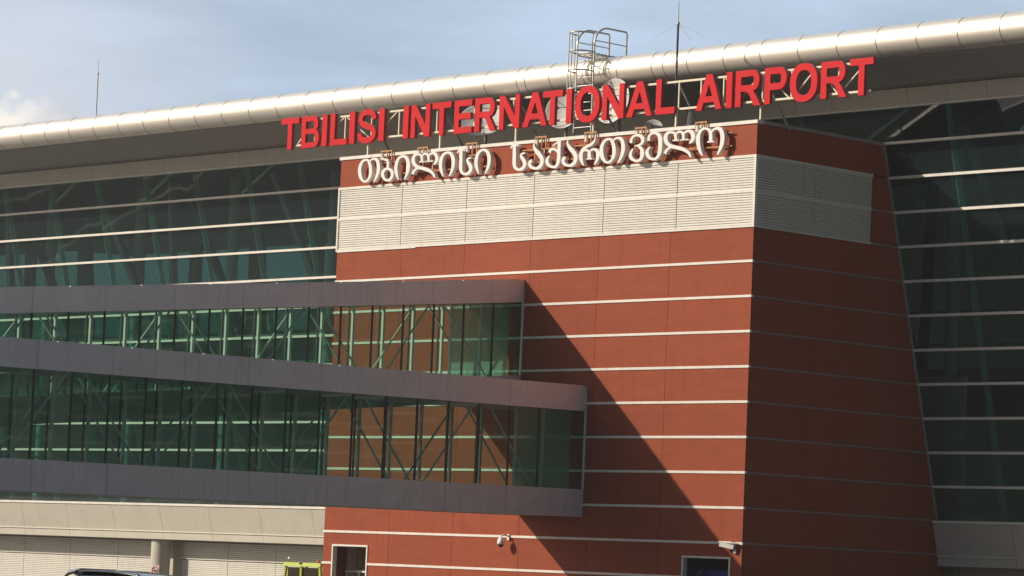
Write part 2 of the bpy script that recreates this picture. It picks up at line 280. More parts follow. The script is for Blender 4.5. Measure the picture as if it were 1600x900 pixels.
# ---------------------------------------------------------------- ground
g = MB(); g.add([(-6000, -6000, 0), (6000, -6000, 0), (6000, 6000, 0), (-6000, 6000, 0)], [(0, 1, 2, 3)])
tag(g.build('ground', 'apron'), kind='structure')
def paint(name, pts, wd):
    mb = MB(); l, r = [], []
    for i, q in enumerate(pts):
        d = Vector(pts[min(i + 1, len(pts) - 1)]) - Vector(pts[max(i - 1, 0)]); d.normalize()
        l.append((q[0] - d.y * wd / 2, q[1] + d.x * wd / 2, .004)); r.append((q[0] + d.y * wd / 2, q[1] - d.x * wd / 2, .004))
    k = len(pts); mb.add(l + r, [(i, i + 1, k + i + 1, k + i) for i in range(k - 1)])
    tag(mb.build(name, 'white'), kind='structure')
paint('apron_marking', [(-122.5, -60), (-123, -52), (-124.8, -46), (-126.2, -40), (-126.4, -32)], .8)
paint('apron_marking', [(-132, -53.5), (-139, -51.8), (-143, -50.6), (-148, -48)], .6)
paint('apron_marking', [(-47.5, -58), (-48, -45.5)], .8)
paint('apron_marking', [(-28, -42), (-35, -40), (-44, -39)], .4)

# ---------------------------------------------------------------- terminal building (curtain wall leaning outward)
TOP = 20.2; H = 1.4; W = 25.3
def K(i): return TOP - i * H
def GY(z): return 7.848 + 0.27274 * (TOP - z)
XL, XR = -118.0, 46.0
term = thing('terminal_building', 'long airport terminal with leaning dark green glass wall under a round metal roof edge', 'building', (-40, 20, 0))
# panes: one mesh per pane that the photograph shows, the unseen rest as one
def pane(mb, x0, x1, z0, z1, off=0.0):
    t = 0.024
    y0, y1 = GY(z0) + off, GY(z1) + off
    mb.add([(x0, y0, z0), (x1, y0, z0), (x1, y1, z1), (x0, y1, z1)], [(0, 1, 2, 3)])
BAY = 4.14
bays_left = [-37.42 - BAY * k for k in range(-3, 20)]      # mullion lines of the left run (px measured spacing)
lines = sorted([-37.42 + BAY * 3 + 0.0 - BAY * k for k in range(0, 23)])
xs_left = [x for x in lines if x < -26.5] + [-25.22]
xs_right = [0.02] + [3.4 + BAY * k for k in range(0, 10)]
xs_mid = [-25.22, -20.9, -16.85, -12.73, -8.66, -4.55, 0.02]
rest = MB()
for xs, rows in ((xs_left, range(-1, 11)), (xs_right, range(-1, 11)), (xs_mid, (-1,))):
    for i in range(len(xs) - 1):
        for k in rows:
            x0, x1 = xs[i] + 0.012, xs[i + 1] - 0.012
            seen = (xs is xs_left and (-75 < xs[i]) and (k < 3 or (k == 10 and xs[i] > -70))) or (xs is xs_right and xs[i] < 13) or xs is xs_mid
            if xs is xs_left and k == 10 and xs[i] < -72: seen = False
            if seen:
                mb = MB(); pane(mb, x0, x1, K(k + 1), K(k)); mb.build('window_pane', 'facade_glass', term)
            else: pane(rest, x0, x1, K(k + 1), K(k))
tag(rest.build('curtain_glazing', 'facade_glass', term), kind='stuff')
# white horizontal transoms proud of the glass
for x0, x1 in ((XL, -25.24), (0.04, XR)):
    for k in range(0, 11):
        z = K(k); y = GY(z)
        mb = MB(); mb.box(x0, x1, y - 0.13, y - 0.006, z - 0.055, z + 0.055); mb.build('transom', 'white', term)
# glass fins and slim mullions behind the panes
for xs in (xs_left, xs_right, xs_mid):
    for x in xs[1:-1] if xs is not xs_right else xs[1:]:
        z0 = 4.85 if xs is not xs_mid else K(0)
        mb = MB(); t = 0.012
        mb.hexa([(x - 0.018, GY(z0) + 0.05, z0), (x + 0.018, GY(z0) + 0.05, z0), (x + 0.018, GY(z0) + 0.40, z0), (x - 0.018, GY(z0) + 0.40, z0),
                 (x - 0.018, GY(21.6) + 0.05, 21.6), (x + 0.018, GY(21.6) + 0.05, 21.6), (x + 0.018, GY(21.6) + 0.40, 21.6), (x - 0.018, GY(21.6) + 0.40, 21.6)])
        mb.build('glass_fin', 'fin', term)
# roof edge: round metal nose, soffit, fascia
TY, TZ, TR = 3.2, 23.50, 0.62
XA, XB = XL - 2, XR + 2
mb = MB(); n = 40
prof = [(TY + TR * math.cos(R(a)), TZ + TR * math.sin(R(a))) for a in [i * 360 / n for i in range(n)]]
vs = [(x, y, z) for x in (XA, XB) for y, z in prof]
mb.add(vs, [(i, (i + 1) % n, n + (i + 1) % n, n + i) for i in range(n)], 0, True)
mb.add([(XA, y, z) for y, z in prof], [tuple(range(n))]); mb.add([(XB, y, z) for y, z in prof], [tuple(range(n))])
roof_edge = mb.build('roof_edge', 'tube', term)
jx = [-16.81 + 2.06 * k for k in range(-49, 30)] + [-16.28, -7.9]
for x in jx:
    if XA < x < XB:
        jb = MB()
        vs = [(x + dx, TY + rr * math.cos(R(a)), TZ + rr * math.sin(R(a))) for dx, rr in ((-0.016, TR - 0.01), (-0.016, TR + 0.008), (0.016, TR + 0.008), (0.016, TR - 0.01)) for a in [i * 360 / n for i in range(n)]]
        jb.add(vs, [(q * n + i, q * n + (i + 1) % n, (q + 1) * n + (i + 1) % n, (q + 1) * n + i) for q in range(3) for i in range(n)], 0, True)
        jb.build('seam', 'joint', roof_edge)
sof = [(TY + 0.10, TZ - TR + 0.012), (TY + 0.8, TZ - TR - 0.02), (TY + 1.7, TZ - TR - 0.10), (TY + 2.7, TZ - TR - 0.25), (TY + 3.6, TZ - TR - 0.42), (7.33, 22.36)]
sof = [(TY + 0.05, TZ - TR + 0.02), (4.0, 22.87), (5.0, 22.76), (6.0, 22.62), (6.8, 22.47), (7.28, 22.36)]
sp = sof + [(7.28, 22.56), (6.8, 22.7), (5.0, 23.1), (TY + 0.3, 23.3)]
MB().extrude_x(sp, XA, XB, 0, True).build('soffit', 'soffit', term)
fb = MB()
x = XA
while x < XB - 0.1:
    fb.hexa([(x + 0.008, 7.40, 21.66), (x + 2.052, 7.40, 21.66), (x + 2.052, 7.46, 21.66), (x + 0.008, 7.46, 21.66), (x + 0.008, 7.26, 22.355), (x + 2.052, 7.26, 22.355), (x + 2.052, 7.32, 22.355), (x + 0.008, 7.32, 22.355)])
    x += 2.06
fas = fb.build('fascia', 'fascia', term)
MB().box(XA, XB, 7.34, 7.60, 21.585, 21.655).build('drip_edge', 'white', fas)
MB().hexa([(XA, 7.47, 21.66), (XB, 7.47, 21.66), (XB, 7.60, 21.66), (XA, 7.60, 21.66), (XA, 7.33, 22.35), (XB, 7.33, 22.35), (XB, 7.60, 22.35), (XA, 7.60, 22.35)]).build('backing', 'interior_dark', fas)
MB().hexa([(XA, TY, 23.95), (XB, TY, 23.95), (XB, 60, 25.2), (XA, 60, 25.2), (XA, TY, 24.08), (XB, TY, 24.08), (XB, 60, 25.4), (XA, 60, 25.4)]).build('roof', 'galv', term)
# interior: ceiling, floors, rear wall with windows, slanted struts, inner walls
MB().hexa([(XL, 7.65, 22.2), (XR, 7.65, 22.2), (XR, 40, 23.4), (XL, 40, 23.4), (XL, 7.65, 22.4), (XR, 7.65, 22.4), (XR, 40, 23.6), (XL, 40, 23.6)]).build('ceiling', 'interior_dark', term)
MB().box(XL, XR, 12.6, 40, 4.0, 4.6).box(XL, XR, 16, 40, 11.0, 11.5).build('floor', 'floor_int', term)
rw = MB()
rw.box(XL, XR, 40, 40.4, 0, 16.8).box(XL, XR, 40, 40.4, 22.9, 25.1).box(-58, XR, 40, 40.4, 16.8, 22.9)
xx = -118.0
while xx < -58: rw.box(xx, xx + 0.9, 40, 40.4, 16.8, 22.9); xx += 6.2
rw.build('rear_wall', 'interior', term)
MB().add([(XL, 40.2, 16.8), (-58, 40.2, 16.8), (-58, 40.2, 22.9), (XL, 40.2, 22.9)], [(0, 1, 2, 3)]).build('rear_glazing', 'rear_glass', term)
for x in (XL - 0.3, XR): MB().box(x, x + 0.3, 12, 40, 0, 24).build('end_wall', 'interior', term)
for k, x in enumerate([-104 + 7.6 * i for i in range(19)]):
    mb = MB()
    mb.bar((x, 17, 11.5), (x - 3.3, 13.5, 22.3), 0.34).bar((x, 17, 11.5), (x + 3.3, 13.5, 22.3), 0.34)
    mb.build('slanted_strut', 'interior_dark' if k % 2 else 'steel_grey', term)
for k in range(18):
    x = -110 + BAY * 2 * k
    MB().tube([(x, 15.5, 4.6), (x, 15.5, 22.6)], 0.3, 14).build('inner_column', 'interior', term)
    MB().tube([(x, 9.3, 20.6), (x + 3.2, 8.9, 22.1)], 0.08, 8).build('roof_brace', 'steel', term)
MB().box(-2, 7.5, 22, 22.3, 4.6, 22).box(11, 20, 20, 20.3, 4.6, 16).box(-24, 12, 17.5, 17.9, 10.9, 11.6).box(5, 30, 26, 26.3, 4.6, 22).build('inner_wall', 'interior', term)
MB().box(-120, 40, 15.6, 16.0, 13.9, 14.0).box(-120, 40, 15.6, 16.0, 12.5, 12.56).build('inner_railing', 'steel_grey', term)

# parapet band below the glass, recessed louvred wall and round columns beneath it
def parapet(x0, x1, shift):
    mb = MB(); yb = 11.62; x = x0
    while x < x1 - 0.05:
        x2 = min(x + BAY, x1)
        mb.hexa([(x + 0.01, yb + 0.36, 3.36), (x2 - 0.01, yb + 0.36, 3.36), (x2 - 0.01, 12.6, 3.36), (x + 0.01, 12.6, 3.36),
                 (x + 0.01, yb, 4.68), (x2 - 0.01, yb, 4.68), (x2 - 0.01, 12.6, 4.68), (x + 0.01, 12.6, 4.68)])
        mb.box(x + 0.01, x2 - 0.01, yb + 0.40, 12.6, 2.92, 3.30)
        x = x2
    p = mb.build('parapet', 'beige', term)
    MB().box(x0, x1, yb - 0.05, 12.1, 4.685, 4.80).build('coping', 'white', p)
    MB().box(x0, x1, yb + 0.33, 12.4, 3.302, 3.355).build('drip_ledge', 'white', p)
    MB().box(x0, x1, yb + 0.5, 12.58, 2.95, 4.64).build('backing', 'beige_dark', p)
parapet(-118.6, -25.34, 0); parapet(0.06, XR, 0)
MB().box(XL, XR, 12.62, 40, 2.9, 3.9).build('overhang_slab', 'beige', term)
def louvre_run(x0, x1, y, z0, z1, step, par, name='louvre_panel', pitch=0.1, matn='louver'):
    n = max(1, round((x1 - x0) / step)); dx = (x1 - x0) / n
    for i in range(n):
        a, b = x0 + i * dx + 0.02, x0 + (i + 1) * dx - 0.02
        mb = MB(); z = z0
        while z < z1 - pitch * 0.6:
            mb.hexa([(a, y, z), (b, y, z), (b, y + 0.05, z + 0.05), (a, y + 0.05, z + 0.05), (a, y, z + pitch * 0.74), (b, y, z + pitch * 0.74), (b, y + 0.05, z + pitch * 0.74 + 0.02), (a, y + 0.05, z + pitch * 0.74 + 0.02)])
            z += pitch
        mb.build(name, matn, par)
    MB().box(x0, x1, y + 0.06, y + 0.2, z0, z1).build('louvre_backing', 'louver_dark', par)
louvre_run(-80, -53.95, 13.6, 0.1, 1.92, BAY, term); louvre_run(-80, -53.95, 13.6, 2.04, 2.9, BAY, term)
louvre_run(-52.7, -25.4, 13.6, 0.1, 1.92, BAY, term); louvre_run(-52.7, -25.4, 13.6, 2.04, 2.9, BAY, term)
MB().box(-80, -53.95, 13.52, 13.8, 1.93, 2.03).box(-52.7, -25.4, 13.52, 13.8, 1.93, 2.03).build('white_band', 'white', term)
for q in ((-53.93, -52.72, 2.9), (-118, -80.1, 2.9), (0, XR, 2.9), (-25.2, -.1, 11)): MB().box(q[0], q[1], 13.6, 13.85, 0, q[2]).build('ground_wall', 'beige', term)
for x in (-78.5, -53.45, -28.4, 22, 40):
    mb = MB().tube([(x, 12.75, 0), (x, 12.75, 1.5)], 0.52, 28).tube([(x, 12.75, 1.51), (x, 12.75, 2.9)], 0.52, 28)
    mb.tube([(x, 12.75, 1.49), (x, 12.75, 1.52)], 0.51, 28)
    mb.build('column', 'beige', term)

# ---------------------------------------------------------------- red clad block in front
blk = thing('red_clad_block', 'brick red clad block with white strips and louvre band in front of the glass wall', 'building', (-12.6, 4, 0))
YB = 11.4
seams = [-25.3, -20.95, -16.85, -12.73, -8.66, -4.55, 0.0]
openings = [(-24.62, -22.32, 2.78), (-3.15, -0.62, 2.80)]
mb = MB()
def face_panels(z0, z1, x0, x1):
    MB().box(x0, x1, 0.0, 0.09, z0, z1).build('cladding_panel', 'red', blk)
levels = [(K(k + 1) + 0.05, K(k) - 0.05) for k in range(3, 14)] + [(0.0, K(14) - 0.05)]
for (z0, z1) in [(K(1) + 0.06, K(0) - 0.10)] + levels:
    for i in range(6):
        x0, x1 = seams[i] + 0.009, seams[i + 1] - 0.009
        if i == 0: x0 = seams[0]
        if i == 5: x1 = 0.0
        cuts = [o for o in openings if o[0] < x1 and o[1] > x0 and o[2] > z0 + .01]
        if not cuts: face_panels(z0, z1, x0, x1)
        for c in cuts:
            if c[0] > x0: face_panels(z0, z1, x0, c[0])
            if c[1] < x1: face_panels(z0, z1, c[1], x1)
            if c[2] < z1: face_panels(c[2], z1, c[0], c[1])
mb = MB()
for x0, x1, z0, z1 in ((-25.28, -24.62, 0, 19.9), (-24.62, -22.32, 2.78, 19.9), (-22.32, -3.15, 0, 19.9), (-3.15, -0.62, 2.80, 19.9), (-0.62, -0.1, 0, 19.9)):
    mb.box(x0, x1, 0.095, 0.2, z0, z1)
mb.build('front_backing', 'red_back', blk)
# side cladding (towards the right), follows the lean of the glass
mb = MB()
ys = [0.10, 4.0, 7.14]
def side_panel(z0, z1, last=True):
    cuts = [0.10, 3.6, 7.14]
    for i in range(3):
        y0 = cuts[i] + (0.008 if i else 0)
        if i < 2: a, b = cuts[i + 1] - 0.008, cuts[i + 1] - 0.008
        else: a, b = GY(z0) - 0.14, GY(z1) - 0.14
        MB().hexa([(-0.09, y0, z0), (0.0, y0, z0), (0.0, a, z0), (-0.09, a, z0), (-0.09, y0, z1), (0.0, y0, z1), (0.0, b, z1), (-0.09, b, z1)]).build('side_panel', 'red', blk)
for (z0, z1) in [(K(1) + 0.06, K(0) - 0.10)] + levels[:-1]: side_panel(z0, z1)
MB().box(-0.09, 0.0, 0.1, 11.5, 0, K(14) - 0.05).build('side_panel', 'red', blk)
for k in (1, 2):
    z0, z1 = K(k + 1) + 0.03, K(k) - 0.03
    mb = MB(); mb.hexa([(-0.09, 7.16, z0), (0.0, 7.16, z0), (0.0, GY(z0) - 0.14, z0), (-0.09, GY(z0) - 0.14, z0), (-0.09, 7.16, z1), (0.0, 7.16, z1), (0.0, GY(z1) - 0.14, z1), (-0.09, GY(z1) - 0.14, z1)]); mb.build('side_panel', 'red', blk)
mb = MB()
mb.hexa([(-0.2, 0.2, 0), (-0.095, 0.2, 0), (-0.095, GY(2) - 0.6, 0), (-0.2, GY(2) - 0.6, 0), (-0.2, 0.2, 20.05), (-0.095, 0.2, 20.05), (-0.095, GY(20.05) - 0.16, 20.05), (-0.2, GY(20.05) - 0.16, 20.05)])
mb.build('side_backing', 'red_back', blk)
MB().hexa([(-25.3, 0.1, 0), (-25.2, 0.1, 0), (-25.2, GY(0) - 2, 0), (-25.3, GY(0) - 2, 0), (-25.3, 0.1, 20.1), (-25.2, 0.1, 20.1), (-25.2, GY(20) - .1, 20.1), (-25.3, GY(20) - .1, 20.1)]).build('left_wall', 'red', blk)
MB().box(-25.18, -0.21, 0.25, 7.7, 19.85, 20.0).build('roof', 'bitumen', blk)
# white strips
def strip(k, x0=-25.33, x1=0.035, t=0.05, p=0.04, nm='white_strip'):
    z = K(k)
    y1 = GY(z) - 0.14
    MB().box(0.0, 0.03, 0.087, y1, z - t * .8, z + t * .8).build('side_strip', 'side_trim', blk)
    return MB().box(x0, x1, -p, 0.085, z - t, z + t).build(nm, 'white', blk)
for k in range(4, 13): strip(k)
z = K(13)
MB().box(-25.33, -24.68, -0.04, 0.085, z - .05, z + .05).box(-22.26, -3.21, -0.04, 0.085, z - .05, z + .05).box(-0.56, 0.035, -0.04, 0.085, z - .05, z + .05).box(0.0, 0.035, 0.085, GY(z) - .14, z - .05, z + .05).build('white_strip', 'white', blk)
z = K(14); MB().box(-22.26, -3.21, -0.04, 0.085, z - .05, z + .05).box(0.0, 0.035, 0.085, 11, z - .05, z + .05).build('white_strip', 'white', blk)
# roof coping
MB().box(-25.36, 0.05, -0.06, 0.35, K(0) - 0.095, K(0) + 0.045).build('coping', 'white', blk)
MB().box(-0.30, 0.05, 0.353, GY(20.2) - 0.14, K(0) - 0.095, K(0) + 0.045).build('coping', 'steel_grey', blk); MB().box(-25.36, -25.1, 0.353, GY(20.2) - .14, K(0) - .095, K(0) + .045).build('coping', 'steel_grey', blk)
# louvre band
louv = MB().box(-25.36, 0.0, -0.05, 0.09, K(1) - 0.055, K(1) + 0.055).box(-25.36, 0.0, -0.05, 0.09, K(2) - 0.055, K(2) + 0.055).box(-25.36, 0.0, -0.05, 0.09, K(3) - 0.045, K(3) + 0.045)
louv.box(-25.36, -25.26, -0.05, 0.09, K(3) + 0.047, K(2) - 0.057).box(-25.36, -25.26, -0.05, 0.09, K(2) + 0.057, K(1) - 0.057)
louv.box(-0.06, 0.05, -0.053, 0.087, K(3) - 0.047, K(1) + 0.057)
louv.build('louvre_frame', 'white', blk)
for k in (1, 2): louvre_run(-25.24, -0.07, -0.01, K(k + 1) + 0.06, K(k) - 0.07, 4.19, blk)
MB().box(-25.26, -20.0, -0.054, -0.03, K(3) - 0.085, K(3) - 0.047).build('louvre_sill', 'white', blk)
# side louvres
for k in (1, 2):
    for y0, y1 in ((0.12, 3.58), (3.62, 7.10)):
        mb = MB(); z = K(k + 1) + 0.07; x = 0.01
        while z < K(k) - 0.12:
            mb.hexa([(x - 0.05, y0, z + 0.05), (x, y0, z), (x, y1, z), (x - 0.05, y1, z + 0.05), (x - 0.05, y0, z + 0.092), (x, y0, z + 0.062), (x, y1, z + 0.062), (x - 0.05, y1, z + 0.092)])
            z += 0.1
        mb.build('louvre_panel', 'louver', blk)
MB().box(0.0, 0.05, 0.09, 7.12, K(1) - 0.055, K(1) + 0.055).box(0.0, 0.05, 0.09, 7.12, K(2) - 0.055, K(2) + 0.055).box(0.0, 0.05, 0.09, 7.12, K(3) - 0.045, K(3) + 0.045).build('louvre_frame', 'louver', blk)
MB().box(-0.09, -0.05, 0.12, 7.12, K(3) + 0.05, K(1) - 0.06).build('louvre_backing', 'louver_dark', blk)
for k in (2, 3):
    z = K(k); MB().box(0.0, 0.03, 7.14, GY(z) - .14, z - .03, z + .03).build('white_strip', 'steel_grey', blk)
# edge trim where the block meets the leaning glass
MB().hexa([(-0.02, GY(2.95) - 0.14, 2.95), (0.06, GY(2.95) - 0.14, 2.95), (0.06, GY(2.95) - 0.03, 2.95), (-0.02, GY(2.95) - 0.03, 2.95),
           (-0.02, GY(20.2) - 0.14, 20.1), (0.06, GY(20.2) - 0.14, 20.1), (0.06, GY(20.2) - 0.03, 20.1), (-0.02, GY(20.2) - 0.03, 20.1)]).build('edge_trim', 'steel_grey', blk)
# openings: white frame, deep recess
for (x0, x1, zt) in openings:
    mb = MB().box(x0 - 0.05, x0 + 0.03, -0.045, 0.2, 0, zt + 0.05).box(x1 - 0.03, x1 + 0.05, -0.045, 0.2, 0, zt + 0.05).box(x0 + 0.032, x1 - 0.032, -0.045, 0.2, zt - 0.03, zt + 0.05)
    fr = mb.build('opening_frame', 'white', blk)
    mb = MB(); d = 3.4; xl_ = max(x0 - 3.2, -25.05); xr_ = min(x1 + 0.2, -0.4)
    mb.box(xl_, xr_, 0.21, d, zt + 0.15, zt + 0.25)
    mb.box(xl_ - .1, xl_, 0.21, d, 0, zt + 0.15).box(xr_, xr_ + 0.1, 0.21, d, 0, zt + 0.15).box(xl_ - .1, xr_ + 0.1, d, d + 0.1, 0, zt + 0.25)
    rc = mb.build('recess', 'maroon', blk)
x0, x1, zt = openings[0]
MB().box(-25.05, -24.98, 1.2, 1.75, 0, 2.9).build('inner_pier', 'beige', blk)
MB().box(-25.05, -25.0, 1.80, 3.35, 0, 2.85).build('door', 'olive', blk)
mb = MB().box(-24.9, -22.4, 1.0, 1.06, 1.62, 1.70)
for xx in (-24.86, -24.0, -23.2, -22.44): mb.box(xx, xx + 0.06, 1.0, 1.06, 0, 1.62)
mb.build('guard_rail', 'steel', blk)

# ---------------------------------------------------------------- enclosed walkways
def walkway(name, label, x0, x1, ztop, fh, zg, zb, slope, ymax, y0off, fj0, length, gl):
    root = thing(name, label, 'walkway', ((x0 + x1) / 2, -20, 0), 'enclosed glass walkways meeting the red block')
    def Z(z, y): return z + slope * y
    def seg(mb, xa, xb, ya, yb, za, zb_, mi=0):
        mb.hexa([(xa, ya, Z(za, ya)), (xb, ya, Z(za, ya)), (xb, yb, Z(za, yb)), (xa, yb, Z(za, yb)), (xa, ya, Z(zb_, ya)), (xb, ya, Z(zb_, ya)), (xb, yb, Z(zb_, yb)), (xa, yb, Z(zb_, yb))], mi)
    zf = ztop - fh
    for side, xa, xb in (('r', x1 - 0.05, x1), ('l', x0, x0 + 0.05)):
        for nm, za, zc in (('roof_fascia', zf, ztop), ('floor_fascia', zb, zg)):
            mb = MB(); ya = 0.0; yb = fj0
            while ya > -length + 0.1:
                yb = max(yb, -length)
                seg(mb, xa, xb, yb + 0.008, ya - 0.008, za, zc); ya = yb; yb -= 3.35
            mb.build(nm, 'silver', root)
    mb = MB(); seg(mb, x0 + 0.06, x1 - 0.06, -length, 0, zf + 0.02, ztop - 0.02); mb.build('roof', 'walk_inside', root)
    mb = MB(); seg(mb, x0 + 0.06, x1 - 0.06, -length, 0, zb + 0.02, zg - 0.25); mb.build('floor', 'walk_inside', root)
    # windows
    n = int(length / 1.684)
    for i in range(n + 1):
        y = ymax - 1.684 * i
        yn = y - 1.684
        if yn < -length: yn = -length
        ytop = y if i else -0.05
        vis = yn > -32
        for side, xw, sgn in (('r', x1 - 0.03, 1), ('l', x0 + 0.03, -1)):
            if i == 0: a = -0.06
            else: a = y
            mb = MB().add([(xw, yn + 0.03, Z(zg, yn + .03)), (xw, a - 0.03, Z(zg, a - .03)), (xw, a - 0.03, Z(zf, a - .03)), (xw, yn + 0.03, Z(zf, yn + .03))], [(0, 1, 2, 3)])
            wname = 'window'
            wo = mb.build(wname, 'walk_glass', root)
            mb = MB(); seg(mb, xw - 0.05, xw + 0.026, yn - 0.028, yn + 0.028, zg + 0.004, zf - 0.004); mb.build('mullion', 'dark_frame', wo)
        # light posts inside
        for xw in (x0 + 0.22,):
            mb = MB(); seg(mb, xw - 0.055, xw + 0.055, yn + 0.0, yn + 0.11, zg - 0.2, zf + 0.0); mb.build('post', 'steel', root)
    for xw, ph in ((x0 + 0.33, 0), (x1 - 0.33, 1)):
        i = 0
        while (i + 2) * 1.684 < length:
            ya = ymax - 1.684 * (i + ph) ; yb = ya - 2.6
            if (i // 2) % 2 == 0: p, q = (xw, ya, Z(zg, ya)), (xw, yb, Z(zf, yb))
            else: p, q = (xw, ya, Z(zf, ya)), (xw, yb, Z(zg, yb))
            MB().bar(p, q, 0.062).build('brace', 'brace_steel', root); i += 2
    xp = x1 - 0.75
    for yq in (-1.75, -3.45 if fh < 1 else -3.3):
        MB().add([(xp, yq + .03, Z(zg, yq)), (xp, yq + 1.62, Z(zg, yq + 1.62)), (xp, yq + 1.62, Z(zf, yq + 1.62)), (xp, yq + .03, Z(zf, yq))], [(0, 1, 2, 3)]).build('inner_screen', 'frost', root)
        MB().bar((xp, yq, Z(zg, yq)), (xp, yq, Z(zf, yq)), .09).build('post', 'steel', root)
    mb = MB(); seg(mb, x1 - 0.07, x1 + 0.02, -0.055, 0.0 - 0.005, zg + 0.004, zf - 0.004); mb.build('end_frame', 'steel', root)
    mb = MB()
    ya = -0.2
    while ya > -length + 4:
        mb = MB(); seg(mb, x1 - 0.35, x1 - 0.02, ya - 3.3, ya - 0.02, ztop + 0.002, ztop + 0.03); mb.build('roof_flashing', 'white', root); ya -= 3.35
    for yy in (-41,):
        if yy > -length:
            for xw in (x0 + 0.6, x1 - 0.6): MB().tube([(xw, yy, 0), (xw, yy, Z(zb, yy) + .02)], 0.25, 16).build('support_leg', 'steel_grey', root)
    return root
up = walkway('enclosed_walkway', 'upper sloping glass walkway behind, climbing to the red block', -16.45, -13.0, 14.28, 0.95, 10.22, 9.15, 0.102, -0.04, 0, -1.88, 46, 'walk_glass')
lo = walkway('enclosed_walkway', 'lower nearly level glass walkway in front, ending under the upper one', -12.75, -8.98, 9.70, 1.03, 5.43, 4.29, 0.0098, -0.99 + 1.684 - 1.68, 0, -1.04, 46, 'walk_glass')

# ---------------------------------------------------------------- red roof sign
def glyph(ch, w):
    """contours (outer first, then holes) in units of cap height; w = width"""
    s = 0.205; sh = 0.185
    def arc(cx, cy, rx, ry, a0, a1, n=14): return [(cx + rx * math.cos(R(a0 + (a1 - a0) * i / n)), cy + ry * math.sin(R(a0 + (a1 - a0) * i / n))) for i in range(n + 1)]
    if ch == 'T': return [[(0, 1), (0, 1 - sh), (w / 2 - s / 2, 1 - sh), (w / 2 - s / 2, 0), (w / 2 + s / 2, 0), (w / 2 + s / 2, 1 - sh), (w, 1 - sh), (w, 1)]]
    if ch == 'I': return [[(0, 0), (w, 0), (w, 1), (0, 1)]]
    if ch == 'L': return [[(0, 0), (w, 0), (w, sh), (s, sh), (s, 1), (0, 1)]]
    if ch == 'E': return [[(0, 0), (w, 0), (w, sh), (s, sh), (s, 0.42), (w * .93, 0.42), (w * .93, 0.42 + sh), (s, 0.42 + sh), (s, 1 - sh), (w * .98, 1 - sh), (w * .98, 1), (0, 1)]]
    if ch == 'N': return [[(0, 0), (s * .93, 0), (s * .93, 0.66), (w - s, 0), (w, 0), (w, 1), (w - s * .93, 1), (w - s * .93, 0.36), (s, 1), (0, 1)]]
    if ch == 'A':
        a = w / 2 - s * .56; k = 1.08 * s
        xl = lambda y: k + y * a; xr = lambda y: w - k - y * a
        ya = (w / 2 - k) / a
        return [[(0, 0), (k, 0), (xl(.21), .21), (xr(.21), .21), (w - k, 0), (w, 0), (w - a, 1), (a, 1)], [(xl(.38), .38), (w / 2, ya), (xr(.38), .38)]]
    def sup(cx, cy, rx, ry, n=48, e=2.25):
        o = []
        for i in range(n):
            t = 2 * math.pi * i / n; c, q = math.cos(t), math.sin(t)
            o.append((cx + rx * math.copysign(abs(c) ** (2 / e), c), cy + ry * math.copysign(abs(q) ** (2 / e), q)))
        return o
    if ch == 'O': return [sup(w / 2, .5, w / 2, .53), sup(w / 2, .5, w / 2 - s * 1.08, .53 - sh)[::-1]]
    if ch == 'P':
        yb = .38; r = (1 - yb) / 2; c = w - r * .86
        o = [(0, 0), (s, 0), (s, yb)] + arc(c, yb + r, r * .86, r, -90, 90) + [(0, 1)]
        ri = r - sh
        h = [(s, yb + sh)] + [(s, 1 - sh)] + arc(c, yb + r, (w - s - c), ri, 90, -90)
        return [o, h]
    if ch == 'R':
        yb = .41; r = (1 - yb) / 2; wb = w * .93; c = wb - r * .86
        o = [(0, 0), (s, 0), (s, yb)] + [(w * .40, yb), (w * .53, yb - .07), (w - s * 1.2, 0), (w, 0), (w * .82, .27), (w * .70, .42)] + arc(c, yb + r, r * .86, r, -62, 90) + [(0, 1)]
        ri = r - sh * .95
        h = [(s, yb + sh * .95)] + [(s, 1 - sh)] + arc(c, yb + r, (wb - s - c), ri, 90, -90)
        return [o, h]
    if ch == 'B':
        y1 = .54; r1 = (1 - y1) / 2 + .02; c1 = w * .92 - r1 * .8; r2 = .29; c2 = w - r2 * .8
        o = [(0, 0)] + arc(c2, r2, r2 * .8, r2, -90, 68) + arc(c1, 1 - r1, r1 * .8, r1, -62, 90) + [(0, 1)]
        t = sh * .9
        h1 = [(s, t), (s, .44)] + arc(c2, (t + .44) / 2, w - s - c2, (.44 - t) / 2, 90, -90)
        h2 = [(s, .60), (s, 1 - t)] + arc(c1, (.60 + 1 - t) / 2, w * .92 - s - c1, (1 - t - .60) / 2, 90, -90)
        return [o, h1, h2]
    if ch == 'S':
        cl = [(w * .10, .30), (w * .15, .17), (w * .32, .075), (w * .5, .065), (w * .70, .085), (w * .865, .19), (w * .87, .32), (w * .74, .43), (w * .5, .50), (w * .27, .575), (w * .145, .69), (w * .165, .82), (w * .32, .92), (w * .5, .935), (w * .68, .92), (w * .83, .83), (w * .875, .70)]
        pts = catmull([(x, y, sh * .98) for x, y in cl], 5, False)
        lft, rgt = offsets(pts, False)
        return [lft + rgt[::-1]]
def catmull(p, n, closed):
    o = []; k = len(p)
    rng = range(k) if closed else range(k - 1)
    for i in rng:
        if closed: a, b, c, d = p[i - 1], p[i], p[(i + 1) % k], p[(i + 2) % k]
        else: a, b, c, d = p[max(i - 1, 0)], p[i], p[i + 1], p[min(i + 2, k - 1)]
        for j in range(n):
            t = j / n
            o.append(tuple(0.5 * (2 * b[q] + (c[q] - a[q]) * t + (2 * a[q] - 5 * b[q] + 4 * c[q] - d[q]) * t * t + (3 * b[q] - a[q] - 3 * c[q] + d[q]) * t ** 3) for q in range(len(b))))
    if not closed: o.append(tuple(p[-1]))
    return o
